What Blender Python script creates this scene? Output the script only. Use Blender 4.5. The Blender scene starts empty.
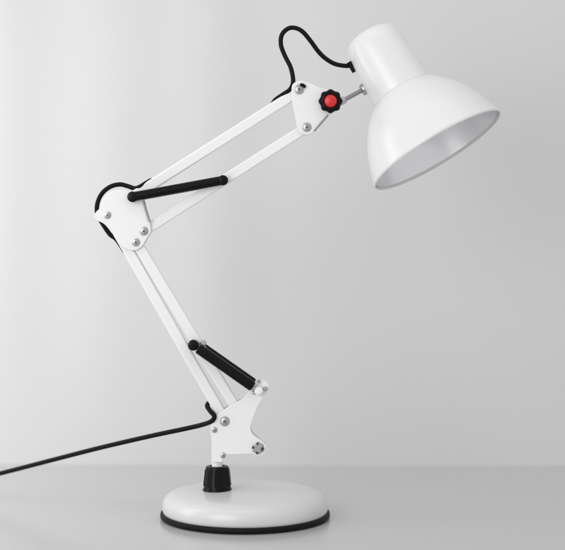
import bpy, bmesh, math, random
from mathutils import Vector, Matrix, noise
C = bpy.context.scene.collection
D = 1.6; H = 0.322; HZ = 197.0; CX = 282.5

def P(px, py, d=0.0):
    """photo position -> metres, in the vertical plane d metres behind the lamp's own plane (1 px = 1 mm there)"""
    k = (D + d) / D
    return Vector(((px - CX) / 1000 * k, d, H + (HZ - py) / 1000 * k))

# ------------------------------------------------------------ materials
def mat(name, col, rough=0.5, metal=0.0, spec=0.5, coat=0.0, bump=0.0, bscale=300, rvar=0.0, cvar=0.0, vscale=20, coat_rough=0.08):
    m = bpy.data.materials.new(name); m.use_nodes = True
    nt = m.node_tree; b = nt.nodes['Principled BSDF']
    b.inputs['Base Color'].default_value = (*col, 1)
    b.inputs['Roughness'].default_value = rough
    b.inputs['Metallic'].default_value = metal
    b.inputs['Specular IOR Level'].default_value = spec
    b.inputs['Coat Weight'].default_value = coat
    b.inputs['Coat Roughness'].default_value = coat_rough
    tc = nt.nodes.new('ShaderNodeTexCoord')
    def nz(scale, detail=3):
        n = nt.nodes.new('ShaderNodeTexNoise'); n.inputs['Scale'].default_value = scale
        n.inputs['Detail'].default_value = detail
        nt.links.new(tc.outputs['Object'], n.inputs['Vector']); return n
    if bump:
        n = nz(bscale); bp = nt.nodes.new('ShaderNodeBump')
        bp.inputs['Strength'].default_value = bump; bp.inputs['Distance'].default_value = 0.0004
        nt.links.new(n.outputs['Fac'], bp.inputs['Height']); nt.links.new(bp.outputs['Normal'], b.inputs['Normal'])
    if rvar:
        n = nz(vscale); r = nt.nodes.new('ShaderNodeMapRange')
        r.inputs['To Min'].default_value = max(0, rough - rvar); r.inputs['To Max'].default_value = rough + rvar
        nt.links.new(n.outputs['Fac'], r.inputs['Value']); nt.links.new(r.outputs['Result'], b.inputs['Roughness'])
    if cvar:
        n = nz(vscale * 1.7, 5); r = nt.nodes.new('ShaderNodeMix'); r.data_type = 'RGBA'
        r.inputs['A'].default_value = (*[max(0, c * (1 - cvar)) for c in col], 1)
        r.inputs['B'].default_value = (*[min(1, c * (1 + cvar)) for c in col], 1)
        nt.links.new(n.outputs['Fac'], r.inputs['Factor']); nt.links.new(r.outputs['Result'], b.inputs['Base Color'])
    return m

WHITE = mat('white_enamel', (.86, .86, .855), .34, coat=.35, bump=.06, bscale=700, rvar=.05, coat_rough=.15)
SHADEW = mat('greyed_shade_enamel', (.77, .77, .765), .33, coat=.3, bump=.08, bscale=500, rvar=.06, coat_rough=.22)  # white enamel with a greyer colour put in to lower the shade's brightness
GLASS = mat('frosted_bulb_glass', (.85, .85, .83), .35)
BASEW = mat('white_base_enamel', (.655, .655, .652), .33, coat=.35, bump=.06, bscale=700, rvar=.05, coat_rough=.2)
INNER = mat('brushed_aluminium_lining', (.80, .80, .815), .30, metal=.8, bump=.3, bscale=130, rvar=.08, vscale=40)
BLACK = mat('black_plastic', (.005, .005, .006), .22, bump=.08, bscale=900, rvar=.06, spec=.12)
SLEEVE = mat('black_spring_sleeve', (.004, .004, .005), .2, bump=.1, bscale=800, rvar=.05, spec=.14)
RUBBER = mat('black_rubber', (.006, .006, .006), .55, spec=.15, bump=.2, bscale=900)
CORD = mat('black_cord', (.007, .007, .007), .42, bump=.1, bscale=900, spec=.1)
STEEL = mat('nickel_steel', (.45, .45, .46), .32, metal=.95, rvar=.1, vscale=300)
DSTEEL = mat('dull_steel', (.30, .30, .31), .42, metal=.9, rvar=.1, vscale=300)
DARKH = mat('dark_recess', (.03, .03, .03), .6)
RED = mat('red_plastic', (.62, .022, .025), .32, bump=.05)
TABLE = mat('grey_laminate', (.535, .533, .536), .20, spec=.5, rvar=.08, cvar=.02, vscale=9, bump=.03, bscale=500)
WALL = mat('grey_backdrop_paper', (.65, .648, .645), .85, spec=.2, cvar=.012, vscale=3, bump=.25, bscale=260)

# ------------------------------------------------------------ helpers
def link(name, me_or_bm, m, parent=None, smooth=True, bevel=0, subd=0, angle=35):
    if isinstance(me_or_bm, bmesh.types.BMesh):
        me = bpy.data.meshes.new(name); bmesh.ops.recalc_face_normals(me_or_bm, faces=me_or_bm.faces)
        me_or_bm.to_mesh(me); me_or_bm.free()
    else: me = me_or_bm
    me.materials.clear(); me.materials.append(m)
    if smooth:
        me.shade_smooth() if hasattr(me, 'shade_smooth') else None
        for p in me.polygons: p.use_smooth = True
        me.set_sharp_from_angle(angle=math.radians(angle))
    o = bpy.data.objects.new(name, me); C.objects.link(o)
    if parent:
        o.parent = parent; o.matrix_parent_inverse = ROOTINV if parent is LAMP else Matrix.Identity(4)
    if bevel:
        b = o.modifiers.new('bevel', 'BEVEL'); b.width = bevel; b.segments = 3; b.limit_method = 'ANGLE'; b.angle_limit = math.radians(40)
        b.harden_normals = False
    if subd:
        s = o.modifiers.new('sub', 'SUBSURF'); s.levels = subd; s.render_levels = subd
    return o

def frame_of(d):
    d = d.normalized(); up = Vector((0, 1, 0)) if abs(d.y) < .9 else Vector((1, 0, 0))
    a = d.cross(up).normalized(); return a, d.cross(a).normalized()

def lathe(bm, prof, o, axis, n=96, scallop=None):
    """prof: (radius, distance along axis)"""
    ax = axis.normalized(); a, b = frame_of(ax); rings = []
    for r, t in prof:
        if r < 1e-6: rings.append([bm.verts.new(o + ax * t)]); continue
        ring = []
        for i in range(n):
            th = 2 * math.pi * i / n; rr = r * (scallop(th) if scallop else 1)
            ring.append(bm.verts.new(o + ax * t + a * rr * math.cos(th) + b * rr * math.sin(th)))
        rings.append(ring)
    for A, B in zip(rings, rings[1:]):
        if len(A) == 1 and len(B) == 1: continue
        for i in range(n):
            j = (i + 1) % n
            if len(A) == 1: bm.faces.new((A[0], B[i], B[j]))
            elif len(B) == 1: bm.faces.new((A[i], A[j], B[0]))
            else: bm.faces.new((A[i], A[j], B[j], B[i]))
    return bm

def spline(pts, n=10):
    out = []; q = [pts[0] * 2 - pts[1]] + list(pts) + [pts[-1] * 2 - pts[-2]]
    for i in range(1, len(q) - 2):
        p0, p1, p2, p3 = q[i-1:i+3]
        for k in range(n):
            t = k / n
            out.append(.5 * ((2*p1) + (p2-p0)*t + (2*p0-5*p1+4*p2-p3)*t*t + (3*p1-p0-3*p2+p3)*t**3))
    out.append(q[-2]); return out

def tube(bm, pts, r, n=16, cap=True):
    rings = []; prev = None
    for i, p in enumerate(pts):
        d = (pts[min(i+1, len(pts)-1)] - pts[max(i-1, 0)]).normalized()
        if prev is None: a, _ = frame_of(d)
        else: a = (prev - d * prev.dot(d)).normalized()
        prev = a; b = d.cross(a)
        rr = r[i] if isinstance(r, (list, tuple)) else r
        rings.append([bm.verts.new(p + a*rr*math.cos(2*math.pi*k/n) + b*rr*math.sin(2*math.pi*k/n)) for k in range(n)])
    for A, B in zip(rings, rings[1:]):
        for k in range(n): bm.faces.new((A[k], A[(k+1) % n], B[(k+1) % n], B[k]))
    if cap: bm.faces.new(rings[0][::-1]); bm.faces.new(rings[-1])
    return bm

def V2(px, py): return Vector((px, py, 0))
def smooth_outline(pts, n=6):
    """closed Catmull-Rom outline in photo pixels; a point with a third value 'c' stays a corner"""
    out = []; N = len(pts)
    for i in range(N):
        p1, p2 = V2(*pts[i][:2]), V2(*pts[(i+1) % N][:2])
        p0 = p1 if len(pts[i]) > 2 else V2(*pts[i-1][:2])
        p3 = p2 if len(pts[(i+1) % N]) > 2 else V2(*pts[(i+2) % N][:2])
        for k in range(n):
            t = k / n
            out.append(.5 * ((2*p1) + (p2-p0)*t + (2*p0-5*p1+4*p2-p3)*t*t + (3*p1-p0-3*p2+p3)*t**3))
    return out

def hull(circles, n=40):
    pts = [(x + r*math.cos(2*math.pi*k/n), y + r*math.sin(2*math.pi*k/n)) for x, y, r in circles for k in range(n)]
    pts = sorted(set(pts)); 
    def half(ps):
        h = []
        for p in ps:
            while len(h) > 1 and (h[-1][0]-h[-2][0])*(p[1]-h[-2][1]) - (h[-1][1]-h[-2][1])*(p[0]-h[-2][0]) <= 0: h.pop()
            h.append(p)
        return h[:-1]
    return [V2(*p) for p in half(pts) + half(pts[::-1])]

def plate(outline, d, th):
    """sheet-metal plate: outline in the lamp's plane (mm = px), moved to depth d, th thick"""
    bm = bmesh.new(); F = []; B = []
    for p in outline:
        q = P(p.x, p.y, 0); F.append(bm.verts.new((q.x, d, q.z))); B.append(bm.verts.new((q.x, d + th, q.z)))
    bm.faces.new(F); bm.faces.new(B[::-1]); n = len(F)
    for i in range(n): bm.faces.new((F[i], B[i], B[(i+1) % n], F[(i+1) % n]))
    return bm

def bar(p0, p1, w, depth, d=0.0, ext=0):
    """square tube between two points of the lamp's plane with rounded ends"""
    a, b = P(*p0), P(*p1); u = (b - a).normalized(); v = Vector((-u.z, 0, u.x)); r = w / 2
    out = []
    for s, c in ((-1, a), (1, b)):
        for k in range(9):
            th = math.pi * k / 8 - math.pi / 2
            out.append(c + u * s * (r * .8 * math.cos(th)) + v * s * (r * math.sin(th)))
    bm = bmesh.new(); F = [bm.verts.new(p + Vector((0, d - depth/2, 0))) for p in out]; B = [bm.verts.new(p + Vector((0, d + depth/2, 0))) for p in out]
    bm.faces.new(F); bm.faces.new(B[::-1]); n = len(F)
    for i in range(n): bm.faces.new((F[i], B[i], B[(i+1) % n], F[(i+1) % n]))
    return bm

def bolt(px, py, front, r=.0042, parent=None, back=None, m=None, slot=True, h=.0026):
    """pan-headed screw with a slot on a washer, shank running through to the back nut"""
    o = P(px, py); o.y = front
    bm = bmesh.new(); ax = Vector((0, -1, 0))
    lathe(bm, [(0, 0), (r*1.25, 0), (r*1.25, .0006), (r, .0007), (r, h*.55), (r*.86, h*.85), (r*.55, h), (0, h*1.04)], o, ax, 28)
    if back is not None:
        q = P(px, py); q.y = back
        lathe(bm, [(0, -.0), (r*.5, 0), (r*.5, abs(back-front))  , (0, abs(back-front))], q, ax, 16)
        lathe(bm, [(0, 0), (r*1.1, 0), (r*1.1, .003), (0, .003)], q + Vector((0, .003, 0)), ax, 6)
    b = link('bolt', bm, m or STEEL, parent)
    if slot:
        bm = bmesh.new(); c = o + Vector((0, -h*1.05, 0)); a = math.radians(px * 37 % 180)
        for an in (a, a + math.pi/2):
            u = Vector((math.cos(an), 0, math.sin(an))); v = Vector((-u.z, 0, u.x)); w = r*.10; L = r*.5
            q = [bm.verts.new(c + u*s*L + v*t*w + Vector((0, yy, 0))) for yy in (0 if an == a else -.00005, .0012) for s, t in ((-1, -1), (1, -1), (1, 1), (-1, 1))]
            for f in ((0,1,2,3), (4,5,6,7), (0,1,5,4), (1,2,6,5), (2,3,7,6), (3,0,4,7)): bm.faces.new([q[i] for i in f])
        link('screw_slot', bm, DARKH, b, smooth=False)
    return b

# ------------------------------------------------------------ the setting
bm = bmesh.new()
N = 2; ys = [-1.9, .322]; xs = [-2.2, 2.2]
q = [bm.verts.new(p) for p in ((-2.2, -1.3, 0), (2.2, -1.3, 0), (2.2, .325, 0), (-2.2, .325, 0))]
bm.faces.new(q); q2 = [bm.verts.new((v.co.x, v.co.y, -.03)) for v in q]; bm.faces.new(q2[::-1])
for i in range(4): bm.faces.new((q[i], q2[i], q2[(i+1) % 4], q[(i+1) % 4]))
t = link('ground', bm, TABLE, smooth=False); t['kind'] = 'structure'; t['label'] = 'smooth pale grey tabletop under the lamp'

# backdrop: hanging paper with very shallow vertical waves, its foot curving onto the table
bm = bmesh.new(); nx = 220; prof = []
prof += [(.322, z) for z in (.0005, .006, .03, .08, .15, .3, .6, 1.0, 1.6)]
grid = []
for i in range(nx + 1):
    x = -2.2 + 4.4 * i / nx; col = []
    for y, z in prof:
        f = min(1, z / .25)
        w = .0035 * math.sin(x * 21 + .6) + .0025 * math.sin(x * 47 + 2) if x < .1 else 0
        w *= f * min(1, max(0, (.1 - x) / .2))
        col.append(bm.verts.new((x, y + w + .006 * f, z)))
    grid.append(col)
for A, B in zip(grid, grid[1:]):
    for k in range(len(prof) - 1): bm.faces.new((A[k], B[k], B[k+1], A[k+1]))
w = link('backdrop', bm, WALL); w['kind'] = 'structure'; w['label'] = 'plain light grey backdrop behind the lamp'

# ------------------------------------------------------------ the lamp
LAMP = bpy.data.objects.new('desk_lamp', None); C.objects.link(LAMP)
BC = Vector(((245 - CX) / 1000, .008, 0)); LAMP.location = BC; LAMP.empty_display_size = .05
ROOTINV = Matrix.Translation(-BC)
LAMP['label'] = 'white jointed desk lamp with black spring sleeves, red-centred knob and round base'
LAMP['category'] = 'desk lamp'
UP = Vector((0, 0, 1))

# base: domed weight with rubber rim
bm = bmesh.new()
lathe(bm, [(0, .004), (.081, .004), (.0822, .0060), (.0831, .0090), (.0831, .0130), (.0822, .0172), (.0802, .0208), (.0765, .0236), (.070, .0257), (.060, .0273), (.045, .0287), (.022, .0296), (0, .0300)], BC, UP, 160)
base = link('base', bm, BASEW, LAMP, angle=60)
bm = bmesh.new()
lathe(bm, [(0, .0003), (.0815, .0003), (.0838, .0008), (.0850, .0020), (.0852, .0036), (.0847, .0056), (.0840, .0064), (.0824, .0064), (.0815, .0055), (0, .0045)], BC, UP, 160)
link('rubber_rim', bm, RUBBER, base, angle=60)
# the collar stands left of the base's centre
cc = P(217.3, 519)
bm = bmesh.new()
lathe(bm, [(0, .0255), (.0142, .0255), (.0147, .0270), (.0147, .0295), (.0140, .0312), (.0136, .0320), (.0118, .0508), (.0113, .0525), (.0098, .0532), (.0074, .0532), (.0074, .0510), (0, .0510)], cc, UP, 64)
for k in range(10):                                  # moulded grip ribs
    a = 2*math.pi*k/10 + .2; u = Vector((math.cos(a), math.sin(a), 0))
    tube(bm, [cc + u*.0134 + UP*.0335, cc + u*.0117 + UP*.0500], [.0009, .0008], 8)
link('collar', bm, BLACK, LAMP)
bm = bmesh.new()
lathe(bm, [(0, .050), (.0056, .050), (.0056, .100), (.0050, .1012), (0, .1012)], cc, UP, 48)
link('post', bm, WHITE, LAMP)

FR, TH = -.0085, .0016      # front face of the front plates, sheet thickness; rear plates mirror them
# lower bracket
LB = [(212, 461, 'c'), (212, 440), (211, 428), (213.5, 418), (220, 412), (228, 406), (237, 401), (246, 395), (254, 385), (260, 380.5), (267, 381.5), (269, 386.5), (265, 394), (258.5, 404), (253.5, 416), (250.5, 427),
      (254, 434), (260, 438.5), (266, 444), (265.5, 451), (259, 454.5), (250, 452.5), (236, 453), (225, 454), (222.5, 461, 'c')]
for s, d0 in ((0, FR), (1, -FR - TH)):
    ol = smooth_outline(LB)
    p = link('bracket_plate', plate(ol, d0, TH), WHITE, LAMP, bevel=.0004)
    if s == 0:
        bolt(225, 420, FR, .0040, p, .0085); bolt(214.8, 428.5, FR, .0024, p, h=.0018)
        bolt(223.4, 454, FR, .0023, p, h=.0016)
        # clamp screw of the lower lobe: two nuts with dark flats
        c = P(258, 446.5); c.y = FR
        bm = bmesh.new(); lathe(bm, [(0, 0), (.0066, 0), (.0066, .0008), (.0050, .0010), (.0050, .0030), (.0040, .0036), (0, .0036)], c, Vector((0, -1, 0)), 6)
        nb = link('clamp_nut', bm, STEEL, p, smooth=False)
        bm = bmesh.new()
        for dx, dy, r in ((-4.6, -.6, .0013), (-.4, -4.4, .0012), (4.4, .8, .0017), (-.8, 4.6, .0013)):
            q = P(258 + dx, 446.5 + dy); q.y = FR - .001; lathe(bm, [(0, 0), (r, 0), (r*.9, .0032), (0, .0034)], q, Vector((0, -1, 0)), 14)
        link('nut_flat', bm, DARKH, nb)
# lower clamp spacer between the plates, seen as a darker edge under the bracket
bm = bmesh.new(); tube(bm, [P(224, 453) + Vector((0, .004, 0)), P(252, 451.5) + Vector((0, .004, 0))], .0013, 10)
link('spacer_rod', bm, DSTEEL, LAMP)

# arm bars
W = .0104
link('arm_bar', bar((108.3, 215), (225, 420), W, .010), WHITE, LAMP, bevel=.0013)
link('arm_bar', bar((136.6, 242), (242, 418), W, .010), WHITE, LAMP, bevel=.0013)
link('arm_bar', bar((135, 195.5), (299, 91.3), W, .010), WHITE, LAMP, bevel=.0013)
link('arm_bar', bar((144.5, 230.8), (306.6, 127.5), W, .010), WHITE, LAMP, bevel=.0013)

# elbow plates
EL = [(95.6, 215.5), (97.6, 211.3), (101.3, 207.5), (103.5, 200), (108.5, 193.8), (115, 190.5), (123, 189.8), (132, 191.5), (139, 193), (143.5, 198), (146.5, 209), (150.2, 222), (151.5, 231), (147.5, 238), (143, 245.5), (136, 249.8), (127, 248.5), (121, 243.5), (113.5, 233.5), (105.5, 224.2), (98, 220)]
for s, d0 in ((0, FR), (1, -FR - TH)):
    p = link('elbow_plate', plate(smooth_outline(EL), d0, TH), WHITE, LAMP, bevel=.0004)
    if s == 0:
        bolt(108.3, 215, FR, .0031, p, .0085, h=.0018); bolt(144.6, 230.8, FR, .0037, p, .0085); bolt(136.6, 242, FR, .0034, p, .0085)
bm = bmesh.new(); tube(bm, [P(143.8, 201) + Vector((0, -.0102, 0)), P(147.2, 212) + Vector((0, -.0102, 0)), P(150.3, 221.5) + Vector((0, -.0102, 0))], .0011, 10)
link('elbow_edge_rod', bm, DSTEEL, LAMP)  # thin grey rod along the right edge of the elbow plate

# head plates
for s, d0 in ((0, FR), (1, -FR - TH)):
    HP = [(291.5, 92), (293, 84.5), (300, 81.5), (309, 83.5), (320, 88.5), (331, 91), (339.5, 96), (340, 105), (334, 112), (327, 116), (319, 124.5), (313.5, 132), (306.5, 135), (300, 132.5), (297, 126), (295, 115), (292.5, 104)]
    p = link('head_plate', plate(smooth_outline(HP), d0, TH), WHITE, LAMP, bevel=.0004)
    if s == 0:
        bolt(299, 90, FR, .0040, p, .0085); bolt(306.6, 127.6, FR, .0038, p, .0085)
        bm = bmesh.new(); tube(bm, [P(300, 85.3) + Vector((0, -.0105, 0)), P(303, 85.6) + Vector((0, -.0107, 0)), P(305.2, 88) + Vector((0, -.0105, 0))], .0015, 10)
        link('wire_clip', bm, BLACK, p)
bm = bmesh.new(); tube(bm, [P(314, 131.5) + Vector((0, -.0098, 0)), P(328, 115.5) + Vector((0, -.0098, 0))], .0009, 10)
link('edge_rod', bm, DSTEEL, LAMP)

# tension springs in black sleeves, one on each face of the arm
def spring(p0, p1, d, r, gap0, gap1):
    a, b = P(*p0), P(*p1); a.y = b.y = d; u = (b - a).normalized(); L = (b - a).length
    bm = bmesh.new()
    s0, s1 = gap0, L - gap1
    prof = [(0, s0), (r*.8, s0), (r, s0 + .0012), (r, s1 - .0012), (r*.8, s1), (0, s1)]
    n = int((s1 - s0 - .0024) / .0009)          # closely wound coils showing through the sleeve
    prof[3:3] = [(r - (.00018 if k % 2 else 0), s0 + .0012 + (k + 1) * .0009) for k in range(n - 1)]
    lathe(bm, prof, a, u, 40)
    sl = link('spring', bm, SLEEVE, LAMP, angle=80)
    bm = bmesh.new()
    tube(bm, [a, b], .0016, 12)
    link('spring_hook', bm, STEEL, sl)
    return sl, a, b, u
def knuckle(c, r, d, parent, m=BLACK):
    """round end cap with its pin running to the plate"""
    s = -1 if d < 0 else 1; ax = Vector((0, s, 0)); o = Vector((c.x, 0, c.z))
    bm = bmesh.new()
    lathe(bm, [(0, .005), (r*.55, .005), (r*.55, abs(d) - r*.9), (r, abs(d) - r*.75), (r*1.04, abs(d)), (r, abs(d) + r*.6), (r*.7, abs(d) + r*.9), (0, abs(d) + r)], o, ax, 32)
    return link('spring_knuckle', bm, m, parent)
for d in (-.0138, .0138):
    sl, a, b, u = spring((134, 196.8), (223.5, 180.4), d, .0047, .002, .002)
    knuckle(a, .0052, d, sl); knuckle(b, .0050, d, sl)
    sl, a, b, u = spring((194.2, 343.8), (256.5, 387.5), d, .0053, .0055, .004)
    knuckle(a, .0053, d, sl); knuckle(b + u*.003, .0042, d, sl, WHITE)
# tiny fittings at the foot of the lower spring
p = None
bm = bmesh.new()
for (x, y, r) in ((259, 380, .0018), (265.5, 387.5, .0022), (254, 391.5, .0018)):
    c = P(x, y); c.y = FR; lathe(bm, [(0, 0), (r, 0), (r, .0022), (r*.6, .003), (0, .003)], c, Vector((0, -1, 0)), 16)
link('rivet', bm, STEEL, LAMP)
bm = bmesh.new(); c = P(203.5, 342.5); c.y = -.005; lathe(bm, [(0, 0), (.0034, 0), (.0034, .004), (.0022, .005), (0, .005)], c, Vector((0, -1, 0)), 20)
link('rivet', bm, STEEL, LAMP)

# clamping knob: black star grip, red centre
kc = P(330, 102.3); kc.y = FR
bm = bmesh.new()
lathe(bm, [(0, 0), (.0070, 0), (.0070, .003), (.0098, .0038), (.0112, .0052), (.0114, .0105), (.0104, .0128), (.0085, .0138), (.0068, .0138), (.0064, .0128), (0, .0128)], kc, Vector((0, -1, 0)), 96,
      scallop=lambda th: 1 + .055 * math.cos(8 * th))
kn = link('knob', bm, BLACK, LAMP, angle=50)
bm = bmesh.new()
lathe(bm, [(0, .0120), (.0063, .0120), (.0063, .0137), (.0056, .0150), (.0034, .0160), (0, .0163)], kc, Vector((0, -1, 0)), 48)
link('knob_cap', bm, RED, kn)

# ---- shade
mc = Vector((438.0, 151.0)); MD = -.010
n2 = Vector((-.504, -.864))                       # photo direction from the mouth to the cap
sn = .218; cn = math.sqrt(1 - sn*sn)
AX = Vector((n2.x * cn, sn, -n2.y * cn)).normalized()
M0 = P(mc.x, mc.y, MD)
def ax_pt(t): return M0 + AX * t
outer = [(.0722, 0), (.0729, .0008), (.0731, .0020), (.0727, .0032), (.0717, .0060), (.0696, .0125), (.0669, .0205), (.0637, .0290), (.0596, .0375), (.0551, .0453), (.0507, .0518), (.0458, .0578), (.0408, .0632), (.0369, .0667), (.0338, .0689), (.0312, .0700)]
bm = bmesh.new()
lathe(bm, outer, M0, AX, 160)
inner = [(r - .0014, t) for r, t in outer[4:]]
lathe(bm, [(.0722, 0), (.0712, .0004), (.0711, .0030), (.0700, .0062)], M0, AX, 160)
bmesh.ops.remove_doubles(bm, verts=bm.verts, dist=1e-5)
shade = link('shade', bm, SHADEW, LAMP, angle=60)
bm = bmesh.new()
lathe(bm, [(.0704, .0030)] + [(r - .0016, t) for r, t in outer[5:]] + [(.012, .0722), (0, .0722)], M0, AX, 160)
link('reflector', bm, INNER, shade, angle=60)
bm = bmesh.new()
P3 = Vector((.864, 0, .504)); AXC = (AX + P3 * .017).normalized()
lathe(bm, [(.0300, .0680), (.0316, .0695), (.0318, .0720), (.0318, .0735), (.0315, .0860), (.0309, .1000), (.0302, .1150), (.0294, .1240), (.0287, .1308), (.0268, .1352), (.0232, .1385), (.0175, .1408), (.0100, .1424), (0, .1430)], M0 - P3 * .0009, AXC, 128)
cap = link('shade_cap', bm, SHADEW, LAMP, angle=60)
bm = bmesh.new()
lathe(bm, [(0, .0719), (.0150, .0719), (.0150, .046), (.0135, .0445), (.0128, .0445), (.0128, .060), (0, .060)], M0, AX, 48)
link('socket', bm, BLACK, shade)
bm = bmesh.new()
lathe(bm, [(0, .062), (.012, .062), (.0125, .052), (.0165, .047), (.0195, .041), (.0200, .036), (.0185, .030), (.0140, .0252), (.0075, .0225), (0, .0217)], M0, AX, 64)
link('bulb', bm, GLASS, shade, angle=80)

# pivot rod from the knob joint to the cap
r0 = P(332, 106.5, .004); r1 = P(368, 87.0, .012)
bm = bmesh.new(); tube(bm, [r0, r1], .0022, 20)
rod = link('pivot_rod', bm, DSTEEL, LAMP)
u = (r1 - r0).normalized()
bm = bmesh.new(); lathe(bm, [(0, 0), (.0052, 0), (.0060, .0012), (.0060, .0045), (.0035, .0058), (0, .0058)], r1 - u*.0075, u, 32)
link('rod_nut', bm, STEEL, rod)
bm = bmesh.new(); lathe(bm, [(0, 0), (.0036, 0), (.0036, .009), (0, .009)], r0 + u*.006, u, 24)
link('rod_sleeve', bm, STEEL, rod)

# ---- cords
def cord(pts, r=.0022, n=10):
    q = spline([P(*p) for p in pts], n); bm = bmesh.new(); tube(bm, q, r, 16); return link('cord', bm, CORD, LAMP)
cord([(268, 111, .004), (274, 101.5, .001), (277, 98.6, -.001), (284, 93.8, -.003), (289.5, 90, -.004), (292.6, 84.5, -.003), (293, 78, 0), (290.5, 67, .002), (285, 56, .003), (281, 45, .003), (281.8, 35, .003), (288, 28.6, .003), (295.5, 28, .003), (303, 32, .003),
      (311, 41.5, .004), (318, 51, .006), (325, 58, .008), (334, 63.5, .010), (343, 65.6, .012), (352, 65.8, .016)], .0023)
a, b = P(349, 62.0, .013), P(354.6, 72, .013)
bm = bmesh.new(); tube(bm, spline([a, (a+b)/2, b], 6), .0025, 16)
link('strain_relief', bm, BLACK, cap)
cord([(158, 186, .004), (152, 180.5, .0), (147, 182.5, -.002), (139, 187.2, -.003), (134, 188.2, 0), (128, 186.2, .001), (120, 184.4, .001), (111, 186.4, .001), (103, 192.3, .001), (98.3, 200.5, .001), (96.8, 210, .001), (99, 217.5, .001), (104.5, 226.7, .001), (110.2, 234.6, .002), (116.5, 239.5, .002), (125, 252, .001)], .0023)
# mains cord: leaves the lower arm, sags away to the left and reaches the table beyond the picture
cord([(216, 399, .007), (209.5, 402.5, .006), (207.2, 406, .0), (210.2, 411, -.006), (214.3, 416.2, -.010), (211.5, 421.2, -.008), (202, 424.8, .002), (185, 428.8, .012), (150, 436.2, .03), (100, 447.8, .055), (50, 460.6, .08), (0, 473.5, .105), (-60, 488, .12), (-130, 496, .14), (-220, 494.6, .16), (-330, 489.5, .18), (-480, 484.5, .20)], .0024, 14)

# ------------------------------------------------------------ lighting: three studio softboxes and a dim room
world = bpy.data.worlds.new('World'); bpy.context.scene.world = world; world.use_nodes = True
bg = world.node_tree.nodes['Background']; bg.inputs[0].default_value = (.99, .985, 1, 1); bg.inputs[1].default_value = .79
def area(name, loc, target, sx, sy, power, col=(1, 1, 1)):
    l = bpy.data.lights.new(name, 'AREA'); l.shape = 'RECTANGLE'; l.size = sx; l.size_y = sy; l.energy = power; l.color = col
    o = bpy.data.objects.new(name, l); C.objects.link(o); o.location = loc
    o.rotation_euler = (Vector(target) - Vector(loc)).to_track_quat('-Z', 'Y').to_euler(); return o
area('softbox_key', (-1.0, -1.75, .65), (0, 0, .22), 1.2, 1.0, 13)
area('softbox_top', (.1, -.5, 1.6), (0, -.1, .1), 1.2, .8, 2)
area('backdrop_lamp', (-.68, -.02, .34), (-.36, .33, .18), .3, .6, 1.6)

# ------------------------------------------------------------ camera
cam = bpy.data.cameras.new('camera'); co = bpy.data.objects.new('camera', cam); C.objects.link(co)
cam.dof.use_dof = True; cam.dof.focus_distance = D - .01; cam.dof.aperture_fstop = 3.8
co.location = (0, -D, H); co.rotation_euler = (math.pi/2, 0, 0)
cam.sensor_width = 36; cam.lens = 36 * D / .565; cam.shift_y = -(275 - HZ) / 565; cam.clip_end = 50; cam.clip_start = .05
S = bpy.context.scene; S.camera = co
S.render.engine = 'CYCLES'
S.view_settings.view_transform = 'Standard'; S.view_settings.look = 'None'; S.view_settings.exposure = 0; S.view_settings.gamma = 1
